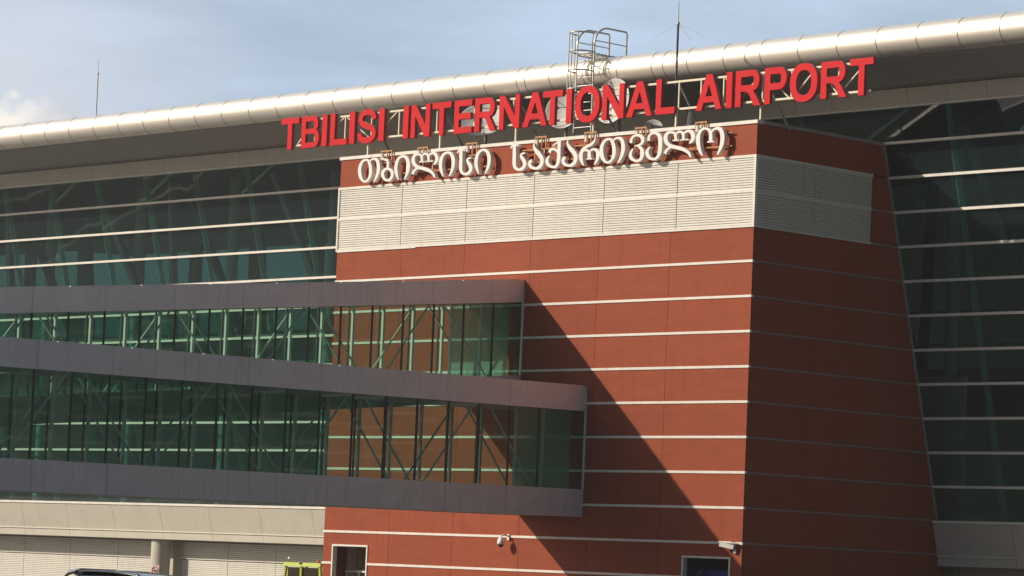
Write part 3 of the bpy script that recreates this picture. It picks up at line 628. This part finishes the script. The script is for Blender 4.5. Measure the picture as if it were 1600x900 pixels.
def offsets(p, closed):
    l, r = [], []; k = len(p)
    for i in range(k):
        a = p[i - 1] if (closed or i) else p[0]; b = p[(i + 1) % k] if (closed or i < k - 1) else p[-1]
        dx, dy = b[0] - a[0], b[1] - a[1]; ln = math.hypot(dx, dy) or 1; nx, ny = -dy / ln, dx / ln; h = p[i][2] / 2
        l.append((p[i][0] + nx * h, p[i][1] + ny * h)); r.append((p[i][0] - nx * h, p[i][1] - ny * h))
    return l, r
def filled(name, contours, x, z, sc, yf, yb, mats, parent):
    """flat outline with holes, front face at y = yf, back at y = yb"""
    cu = bpy.data.curves.new(name, 'CURVE'); cu.dimensions = '2D'; cu.fill_mode = 'BOTH'; cu.extrude = abs(yb - yf) / 2
    for c in contours:
        sp = cu.splines.new('POLY'); sp.points.add(len(c) - 1)
        for i, (px, py) in enumerate(c): sp.points[i].co = (px * sc[0], py * sc[1], 0, 1)
        sp.use_cyclic_u = True
    tmp = bpy.data.objects.new('tmp', cu); C.objects.link(tmp)
    me = bpy.data.meshes.new_from_object(tmp); bpy.data.objects.remove(tmp); me.name = name
    me.transform(Matrix.Translation((x, (yf + yb) / 2, z)) @ Matrix.Rotation(R(90), 4, 'X'))
    me.materials.clear()
    for mm in mats: me.materials.append(M[mm])
    for p in me.polygons:
        p.use_smooth = False
        p.material_index = 0 if (p.normal.y < -0.9 or p.normal.y > .9) else 1
    o = bpy.data.objects.new(name, me); C.objects.link(o); o.parent = parent; o.matrix_parent_inverse = Matrix.Translation(-total_loc(parent))
    return o
rs = thing('roof_sign', 'large red capital letters TBILISI INTERNATIONAL AIRPORT on a steel truss above the roof', 'sign', (-11.7, 0, 20.25))
BASE, CAP = 20.80, 1.455
for ch, xa, xb in RED:
    wdt = (xb - xa) / CAP
    filled('letter', glyph(ch, wdt), xa, BASE, (CAP, CAP), -0.17, -0.01, ('letter_red', 'letter_red_side'), rs)
fx0, fx1 = -28.7, 5.8
for z in (22.12, 20.99): MB().bar((fx0, 0.06, z), (fx1, 0.06, z), 0.085).build('rail', 'cream_steel', rs)
vx = [-27.3, -25.2, -23.4, -21.55, -19.05, -16.65, -14.2, -11.9, -9.3, -6.9, -4.43, -3.2, -1.95, 0.17, 1.7, 2.9, 4.15]
for x in vx: MB().bar((x, 0.06, 21.03), (x, 0.06, 22.08), 0.06).build('upright', 'cream_steel', rs)
for a, b in (((-28.6, 21.0), (-27.35, 22.1)), ((-25.25, 22.1), (-27.2, 21.0)), ((-25.15, 22.1), (-23.5, 21.0)), ((-23.3, 21.0), (-21.7, 22.1)), ((0.25, 22.1), (1.6, 21.0)), ((0.1, 22.1), (-1.3, 21.0)), ((1.75, 21.0), (2.95, 22.1)), ((3.0, 22.1), (4.1, 21.0)), ((4.2, 21.0), (5.5, 22.1)), ((-1.9, 22.1), (-.9, 21.0))):
    MB().bar((a[0], 0.075, a[1]), (b[0], 0.075, b[1]), 0.05).build('diagonal', 'cream_steel', rs)
for x in (-23.58, -18.8, -14.0, -9.32, -4.55, 0.1):
    MB().bar((x, 0.06, 20.25), (x, 0.06, 20.95), 0.075).build('post', 'cream_steel', rs)
    MB().bar((x + 0.05, 0.1, 22.05), (x + 0.05, 1.75, 20.02), 0.07).build('back_stay', 'steel_grey', rs)

# ---------------------------------------------------------------- white Georgian wall sign
ws = thing('wall_sign', 'white rounded Georgian lettering on ochre rails across the top of the red block', 'sign', (-12.5, -0.3, 18.9))
def stroke_mesh(mb, pts, closed, yf, yb, ox, oz):
    p = catmull(pts, 5, closed); l, r = offsets(p, closed); k = len(p)
    vs = [(ox + a, yf, oz + b) for a, b in l] + [(ox + a, yf, oz + b) for a, b in r] + [(ox + a, yb, oz + b) for a, b in l] + [(ox + a, yb, oz + b) for a, b in r]
    fr, sd_ = [], []
    for i in range(k if closed else k - 1):
        j = (i + 1) % k
        fr += [(i, j, k + j, k + i), (2 * k + i, 3 * k + i, 3 * k + j, 2 * k + j)]
        sd_ += [(i, 2 * k + i, 2 * k + j, j), (k + i, k + j, 3 * k + j, 3 * k + i)]
    if not closed: sd_ += [(0, k, 3 * k, 2 * k), (k - 1, 3 * k - 1, 4 * k - 1, 2 * k - 1)]
    mb.add(vs, fr + sd_)
for name_, ox, oz in GEORGIAN:
    mb = MB()
    for si, (c, pts) in enumerate(GLYPHS[name_]):
        q = [(a, b, max(wd, 0.045) * 1.12) for a, b, wd in pts]
        stroke_mesh(mb, q, c == 'c', -0.38 + 0.003 * si, -0.18 - 0.003 * si, ox, oz)
    mb.build('letter', 'letter_white', ws)
for z in (19.80, 19.26):
    for x0, x1 in ((-23.2, -15.3), (-13.4, -1.2)): MB().bar((x0, -0.14, z), (x1, -0.14, z), 0.05).build('rail', 'rust', ws)
for xa, xb in ((-22.43, -21.72), (-19.99, -19.36), (-16.86, -16.19), (-12.54, -11.91), (-9.59, -8.93), (-6.63, -6.02), (-3.23, -2.66)):
    mb = MB()
    for x in (xa, xb, (xa + xb) / 2 + .05): mb.bar((x, -0.14, 19.24 if x != xb else 19.78), (x, -0.14, 20.30), 0.05)
    mb.bar((xa - .03, -0.14, 20.32), (xb + .03, -0.14, 20.32), 0.06)
    for x in (xa, xb): mb.bar((x, -0.16, 20.315), (x, 0.45, 20.315), 0.045)
    h = mb.build('hanger', 'rust', ws)
    MB().tube([(xa + .2, -.24, 19.92), (xa + .2, -.24, 20.17)], 0.075, 12).build('junction_box', 'letter_white', h)
for x in (-21.0, -12.3, -9.9, -19.3): MB().bar((x + .3, -0.14, 19.28), (x + .3, -0.14, 19.78), 0.04).build('tie_bar', 'cream_steel', ws)

# ---------------------------------------------------------------- caged roof ladder
ld = thing('caged_ladder', 'grey steel caged ladder climbing over the round roof edge behind the sign', 'ladder', (-11.6, 2.3, 20.0))
LX = (-12.72, -11.66); LY = 2.25
def hoop_side(x, zt):
    pts = [(x, LY, 20.0), (x, LY, zt - .75)]
    for i in range(1, 10):
        a = R(180 - i * 10); pts.append((x, LY + 0.78 + 0.78 * math.cos(a), zt - .75 + .78 * math.sin(a)))
    pts += [(x, LY + 1.9, zt + .03), (x, LY + 1.95, zt - .05), (x, LY + 1.95, 24.1)]
    return pts
for x in LX: MB().tube(hoop_side(x, 25.33), 0.042, 8).build('stringer', 'galv', ld)
z = 20.3
while z < 24.3: MB().tube([(LX[0], LY, z), (LX[1], LY, z)], 0.028, 6).build('rung', 'galv', ld); z += 0.36
def hoop(z):
    cx = sum(LX) / 2; r = (LX[1] - LX[0]) / 2
    return [(LX[1], LY, z)] + [(cx + r * math.cos(R(a)), LY - .12 - 0.72 * math.sin(R(a)), z) for a in range(0, 181, 12)] + [(LX[0], LY, z)]
cg = []
for z in (25.05, 24.25, 23.42, 22.6):
    MB().tube(hoop(z), 0.034, 6).build('cage_hoop', 'galv', ld)
for a in (0, 60, 90, 125, 180):
    cx = sum(LX) / 2; r = (LX[1] - LX[0]) / 2
    x, y = cx + r * math.cos(R(a)), LY - .12 - 0.72 * math.sin(R(a))
    MB().tube([(x, y, 22.45 if a != 90 else 21.4), (x, y, 25.1)], 0.028, 6).build('cage_bar', 'galv', ld)
mb = MB()
for i in range(9): mb.box(LX[0] + .05, LX[1] - .05, LY + .05 + i * .21, LY + .19 + i * .21, 24.20, 24.235)
mb.bar((LX[0], LY, 24.17), (LX[0], LY + 2.0, 24.17), .06).bar((LX[1], LY, 24.17), (LX[1], LY + 2.0, 24.17), .06)
mb.build('platform', 'galv', ld)
for zz in (24.75,): 
    for x in LX: MB().tube([(x, LY, zz), (x, LY + 1.95, zz)], 0.025, 6).build('handrail', 'galv', ld)

# ---------------------------------------------------------------- satellite dishes
def dish(label, c, r, face, base_z=20.0, ribs=8, depth=0.24):
    root = thing('satellite_dish', label, 'satellite dish', (c[0], c[1], base_z), 'dishes on the block roof behind the sign')
    fdir = Vector(face).normalized(); c = Vector(c)
    prof = [(r * i / 10, depth * r * (i / 10) ** 2) for i in range(11)]
    outer = [(r * i / 10, depth * r * (i / 10) ** 2 - 0.03) for i in range(10, -1, -1)]
    MB().lathe(prof + [(r + .015, depth * r), (r + .015, depth * r - .03)] + outer, c, fdir, 40).build('reflector', 'dish', root)
    a = fdir.orthogonal().normalized(); b = fdir.cross(a)
    mb = MB()
    fp = c + fdir * r * 0.85
    for k in range(3):
        an = 2 * math.pi * k / 3 + .5; mb.tube([c + fdir * depth * r + (a * math.cos(an) + b * math.sin(an)) * r * .97, fp], 0.018, 6)
    mb.lathe([(0, -.1), (.06, -.1), (.07, .08), (0, .08)], fp, fdir, 12)
    mb.build('feed_horn', 'steel_grey', root)
    mb = MB()
    for k in range(ribs):
        an = 2 * math.pi * k / ribs
        d = a * math.cos(an) + b * math.sin(an)
        mb.tube([c - fdir * .05 + d * .1, c + d * r * .55 + fdir * (depth * r * .3 - .07), c + d * r * .98 + fdir * (depth * r * .95 - .05)], 0.02, 5)
    mb.build('rib', 'steel_grey', root)
    mb = MB().tube([(c.x, c.y + .2, base_z), (c.x, c.y + .2, c.z - r * .3), c - fdir * .12], 0.07, 10)
    mb.build('mount', 'steel_grey', root)
    return root
dish('grey shaded dish tilted upward behind the letters E and R', (-18.4, 2.2, 21.6), 1.06, (0.42, -0.62, 0.62))
dish('white dish facing the front behind the letters A and T, left of the ladder', (-13.75, 2.6, 21.85), 0.78, (0.35, -0.93, 0.12), depth=.2)
dish('largest white dish facing the front behind the letters O and N', (-10.75, 2.8, 22.05), 0.98, (0.02, -0.97, 0.15), depth=.3)
dish('small grey dish peeping over the parapet below the letter A', (-7.9, 2.2, 20.62), 0.42, (0.5, -0.8, 0.3))

# ---------------------------------------------------------------- masts
def mast(label, x, y, z0, z1, r, guys):
    root = thing('lightning_mast', label, 'mast', (x, y, z0), 'thin masts rising above the roof')
    MB().tube([(x, y, z0), (x - .02, y, z1 - (0.9 if guys else .7))], r, 8).build('pole', 'mast_dark' if guys else 'galv', root)
    MB().tube([(x - .02, y, z1 - (0.9 if guys else .7)), (x - .04, y, z1)], r * .5, 6).build('tip', 'galv', root)
    MB().tube([(x - .02, y, z1 - .98 if guys else z1 - .75), (x - .02, y, z1 - .88 if guys else z1 - .65)], r * 1.5, 8).build('collar', 'galv', root)
    if guys:
        zc = z1 - .95
        for dx, dy in ((-1.1, -.3), (1.0, .6), (-.2, 1.0)): MB().tube([(x, y, zc), (x + dx, y + dy, zc - .55)], 0.004, 5).build('guy_wire', 'galv', root)
    return root
mast('slender mast standing on the round roof edge at the far left', -48.45, 3.3, 24.1, 27.0, 0.035, False)
mast('tall dark guyed mast between the words INTERNATIONAL and AIRPORT', -4.95, .4, 20.0, 25.55, 0.05, True)
ca = thing('antenna_cone', 'small white pointed antenna on the parapet under the red letters', 'antenna', (-4.68, 1.0, 20.0))
MB().lathe([(0, 0), (.10, 0), (.12, .25), (.10, .6), (.05, .85), (0, .95)], (-4.68, 1.0, 20.12), (0, 0, 1), 16).build('radome', 'letter_white', ca)
MB().tube([(-4.68, 1.0, 19.95), (-4.68, 1.0, 20.14)], .04, 8).build('mount', 'steel_grey', ca)

# ---------------------------------------------------------------- security cameras
dc = thing('dome_camera', 'white dome security camera hanging from a bracket on the sunlit red wall', 'camera', (-12.95, 0, 3.5))
X = -13.35
MB().box(X + .02, X + .14, -.10, -0.0405, 3.25, 3.50).tube([(X + .08, -.08, 3.42), (X + .05, -.3, 3.46), (X, -.42, 3.42), (X, -.42, 3.35)], .035, 8).build('bracket', 'letter_white', dc)
MB().lathe([(0, .10), (.08, .10), (.13, .02), (.16, -.08), (.16, -.16), (.13, -.2), (0, -.2)], (X, -.42, 3.25), (0, 0, 1), 20).build('housing', 'letter_white', dc)
MB().lathe([(.125, 0), (.11, -.06), (.06, -.11), (0, -.13)], (X, -.42, 3.05), (0, 0, 1), 16).build('dome', 'car_glass', dc)
bc = thing('bullet_camera', 'white box security camera fixed near the corner of the red block', 'camera', (-0.4, 0, 3.2))
b0, b1 = Vector((-0.85, -.36, 3.34)), Vector((-.28, -.16, 3.24))
MB().bar(b0, b1, .17).build('housing', 'letter_white', bc)
MB().box(-.90, -.22, -.40, -.14, 3.43, 3.46).build('sun_shield', 'letter_white', bc)
MB().box(-.36, -.22, -.12, -0.0405, 3.0, 3.2).bar((-.3, -.08, 3.1), (-.42, -.22, 3.26), .05).build('bracket', 'steel_grey', bc)

# ---------------------------------------------------------------- no smoking style disc sign on the column
sg = thing('column_sign', 'white square sign with a red prohibition ring on the round column', 'sign', (-53.1, 12.2, 0.6))
cx, cy, cz = -53.2, 12.25, 1.22
nrm = Vector((.42, -.9, 0)).normalized(); rt = Vector((-nrm.y, nrm.x, 0))
def spt(u, v, d): return Vector((cx, cy, cz)) + rt * u + Vector((0, 0, v)) + nrm * d
def plate(mb, u0, u1, v0, v1, d0, d1):
    return mb.hexa([spt(u0, v0, d0), spt(u1, v0, d0), spt(u1, v0, d1), spt(u0, v0, d1), spt(u0, v1, d0), spt(u1, v1, d0), spt(u1, v1, d1), spt(u0, v1, d1)])
plate(MB(), -.24, .24, -.32, .32, 0, .03).build('plate', 'sign_white', sg)
MB().tube([spt(.18 * math.cos(R(a)), .06 + .18 * math.sin(R(a)), .035) for a in range(0, 360, 15)], .02, 6, closed=True).build('ring', 'sign_red', sg)
MB().bar(spt(-.12, .18, .038), spt(.12, -.06, .038), .03).build('slash', 'sign_red', sg)
MB().bar(spt(-.09, .03, .034), spt(.1, .05, .034), .035).bar(spt(.02, .05, .034), spt(-.02, -.05, .034), .03).build('symbol', 'sign_black', sg)

# ---------------------------------------------------------------- lime airport tug by the louvred wall
tg = thing('airport_tug', 'lime green open cab airport tug by the louvred wall beside the red block', 'tug', (-35.2, 7.9, 0))
x0, x1, y0, y1 = -36.65, -33.75, 7.1, 8.7
ZR = 1.98
MB().hexa([(x0, y0, ZR - .2), (x1, y0, ZR - .2), (x1, y1, ZR - .2), (x0, y1, ZR - .2), (x0 + .12, y0 + .1, ZR), (x1 - .12, y0 + .1, ZR), (x1 - .12, y1 - .1, ZR), (x0 + .12, y1 - .1, ZR)]).build('cab_roof', 'lime', tg, .02)
for (x, y, lean) in ((x0 + .18, y0 + .15, -.12), (x1 - .18, y0 + .15, .1), (x0 + .18, y1 - .15, -.12), (x1 - .18, y1 - .15, .1), ((x0 + x1) / 2 - .1, y0 + .15, 0)):
    MB().bar((x + lean, y, .95), (x, y, ZR - .19), .12).build('pillar', 'lime', tg)
MB().box(x0 + .3, x1 - .3, y0 + .16, y0 + .18, 1.0, ZR - .24).build('windscreen', 'car_glass', tg)
body = MB().box(x0 - .5, x1 + .5, y0, y1, .35, .95).build('body', 'lime', tg, .05)
MB().box(x0 - .65, x0 - .51, y0 + .1, y1 - .1, .3, .7).box(x1 + .51, x1 + .65, y0 + .1, y1 - .1, .3, .7).build('bumper', 'rubber', tg)
MB().box(x1 - .7, x1 - .2, y0 + .35, y1 - .35, .96, 1.1).box(x1 - .3, x1 - .2, y0 + .35, y1 - .35, 1.1, 1.55).build('seat', 'rubber', tg)
for x in (x0 - .05, x1 + .05):
    for y in (y0 + .02, y1 - .02):
        wh = MB().lathe([(.12, -.12), (.30, -.12), (.34, -.07), (.34, .07), (.30, .12), (.12, .12)], (x, y, .34), (0, 1, 0), 24).build('wheel', 'rubber', tg)
        MB().lathe([(0, -.11), (.12, -.11), (.12, .11), (0, .11)], (x, y, .34), (0, 1, 0), 16).build('rim', 'steel', wh)
MB().lathe([(0, 0), (.08, 0), (.075, .1), (.03, .13), (0, .13)], (x1 - .75, y0 + .5, ZR), (0, 0, 1), 14).build('beacon', 'amber', tg)
for xx in (x0 + .55,):
    MB().lathe([(0, -.04), (.07, -.05), (.10, .03), (.10, .06), (0, .05)], (xx, y0 + .04, ZR + .16), (0.3, -1, 0), 16).tube([(xx, y0 + .1, ZR - .02), (xx, y0 + .08, ZR + .1)], .02, 6).build('work_lamp', 'chrome', tg)
MB().lathe([(0, -.03), (.05, -.04), (.07, .04), (0, .05)], ((x0 + x1) / 2 - .1, y0 + .02, ZR - .02), (0.2, -1, 0), 14).build('headlight', 'steel_grey', tg)
MB().box(x1 + .1, x1 + .45, y0 + .3, y1 - .3, ZR + .01, ZR + .07).build('hatch', 'sign_white', tg)
MB().bar((x1 - .3, y0 + .5, ZR + .01), (x1 + .25, y0 + .45, ZR + .12), .05).build('wiper_arm', 'steel_grey', tg)

# ---------------------------------------------------------------- black car on the apron (only its roof reaches the picture)
cr = thing('parked_car', 'black car with a sunlit windscreen edge, only its roof showing at the lower left', 'car', (29.3, -53.2, 0))
CX, CY = 29.75, -53.2
def sec(x, wd, z0, z1): return [(CX + x, CY - wd / 2, z0), (CX + x, CY + wd / 2, z0), (CX + x, CY + wd / 2 * .96, z1), (CX + x, CY - wd / 2 * .96, z1)]
# body from cross-sections along x (front faces -x)
def loft(secs, name, m, parent, n=20):
    mb = MB(); vs = []
    k = 0
    for x, hw, z0, z1, e in secs:
        for j in range(n):
            t = 2 * math.pi * (j + .5) / n; c, s_ = math.cos(t), math.sin(t)
            vs.append((CX + x * 1.2, CY + hw * math.copysign(abs(c) ** e, c), (z0 + z1) / 2 + (z1 - z0) / 2 * math.copysign(abs(s_) ** e, s_)))
    ks = len(secs)
    mb.add(vs, [(i * n + j, i * n + (j + 1) % n, (i + 1) * n + (j + 1) % n, (i + 1) * n + j) for i in range(ks - 1) for j in range(n)], 0, True)
    mb.add(vs[:n], [tuple(range(n))]); mb.add(vs[-n:], [tuple(range(n))])
    return mb.build(name, m, parent)
loft([(-2.25, .55, .35, .62, .4), (-2.15, .8, .25, .76, .4), (-1.5, .9, .22, .86, .4), (-.9, .91, .22, .93, .4), (.9, .91, .22, .94, .4), (1.7, .89, .24, .95, .4), (2.15, .82, .28, .9, .4), (2.25, .6, .4, .75, .4)], 'body', 'black', cr)
loft([(-1.22, .62, .88, .95, .5), (-.9, .70, .88, 1.16, .45), (-.45, .69, .88, 1.385, .42), (.5, .68, .88, 1.40, .42), (1.2, .66, .88, 1.33, .42), (1.55, .62, .88, 1.22, .45), (1.9, .56, .88, .97, .5)], 'cabin', 'car_glass', cr)
loft([(-.72, .52, 1.31, 1.365, .6), (-.55, .60, 1.36, 1.43, .6), (-.2, .63, 1.38, 1.455, .6), (.5, .63, 1.385, 1.46, .6), (1.1, .60, 1.34, 1.42, .6), (1.42, .52, 1.28, 1.34, .6)], 'roof_panel', 'black', cr)
for sy in (-1, 1):
    MB().tube([(CX - 1.56, CY + sy * .63, .93), (CX - .97, CY + sy * .6, 1.34), (CX - .65, CY + sy * .6, 1.40)], .035, 6).build('pillar', 'black', cr)
    MB().tube([(CX + 1.56, CY + sy * .6, 1.37), (CX + 2.4, CY + sy * .56, .96)], .05, 6).build('pillar', 'black', cr)
MB().hexa([(CX - 1.08, CY - .55, 1.38), (CX - .98, CY - .55, 1.38), (CX - .98, CY + .55, 1.38), (CX - 1.08, CY + .55, 1.38), (CX - 1.0, CY - .5, 1.44), (CX - .62, CY - .5, 1.475), (CX - .62, CY + .5, 1.475), (CX - 1.0, CY + .5, 1.44)]).build('sun_glint_bar', 'chrome', cr)  # chrome bar added as the sun glint along the windscreen top
for x in (-1.85, 1.85):
    for sy in (-1, 1):
        wh = MB().lathe([(.18, -.1), (.30, -.11), (.33, -.07), (.33, .07), (.30, .11), (.18, .1)], (CX + x, CY + sy * .82, .33), (0, 1, 0), 28).build('wheel', 'rubber', cr)
        MB().lathe([(0, -.09), (.19, -.105), (.19, .105), (0, .09)], (CX + x, CY + sy * .82, .33), (0, 1, 0), 20).build('rim', 'galv', wh)
for sy in (-1, 1):
    MB().lathe([(0, 0), (.12, .0), (.10, .06), (0, .08)], (CX - 2.88, CY + sy * .6, .62), (-1, 0, 0), 14).build('headlight', 'chrome', cr)
    MB().lathe([(0, 0), (.10, .0), (.08, .04), (0, .05)], (CX + 2.88, CY + sy * .6, .75), (1, 0, 0), 14).build('tail_light', 'sign_red', cr)

# ---------------------------------------------------------------- dark blue van inside the right opening
bv = thing('blue_van', 'dark blue van with a white bird mark parked inside the right opening', 'van', (-3.4, 2.2, 0))
VX0, VX1, VY0, VY1 = -5.6, -1.3, 1.5, 3.2
MB().hexa([(VX0, VY0, .35), (VX1, VY0, .35), (VX1, VY1, .35), (VX0, VY1, .35), (VX0 + .1, VY0 + .05, 2.36), (VX1 - .05, VY0 + .05, 2.36), (VX1 - .05, VY1 - .05, 2.36), (VX0 + .1, VY1 - .05, 2.36)]).build('body', 'blue', bv, .06)
MB().hexa([(VX0 + .2, VY0 - .0, 1.25), (VX1 - 1.7, VY0 - .0, 1.25), (VX1 - 1.7, VY0 + .1, 1.25), (VX0 + .2, VY0 + .1, 1.25), (VX0 + .2, VY0 + .02, 1.7), (VX1 - 1.7, VY0 + .02, 1.7), (VX1 - 1.7, VY0 + .1, 1.7), (VX0 + .2, VY0 + .1, 1.7)]).build('window', 'car_glass', bv)
for x in (VX0 + .7, VX1 - .7):
    for y in (VY0 + .08, VY1 - .08):
        MB().lathe([(0, -.1), (.33, -.1), (.35, 0), (.33, .1), (0, .1)], (x, y, .35), (0, 1, 0), 20).build('wheel', 'rubber', bv)
filled('mark', [[(0, 0), (.12, .03), (.2, .1), (.34, .2), (.26, .08), (.36, .06), (.22, .0), (.12, -.04)]], -3.95, 2.13, (1.2, 1), VY0 + .015, VY0 + .06, ('sign_white', 'sign_white'), bv)

# ---------------------------------------------------------------- faint air haze round the whole place
hm = bpy.data.materials.new('haze'); hm.use_nodes = True; hn = hm.node_tree; hn.nodes.clear()
ho = hn.nodes.new('ShaderNodeOutputMaterial'); hv = hn.nodes.new('ShaderNodeVolumePrincipled')
hv.inputs['Color'].default_value = (0.92, 0.91, 0.92, 1); hv.inputs['Density'].default_value = 0.00022; hv.inputs['Anisotropy'].default_value = 0.2
hn.links.new(hv.outputs[0], ho.inputs['Volume'])
hz = MB().box(-400, 200, -260, 200, -1, 32).build('haze', hm); tag(hz, kind='stuff')
hz['label'] = 'thin pale haze in the air round the terminal'; hz['category'] = 'haze'
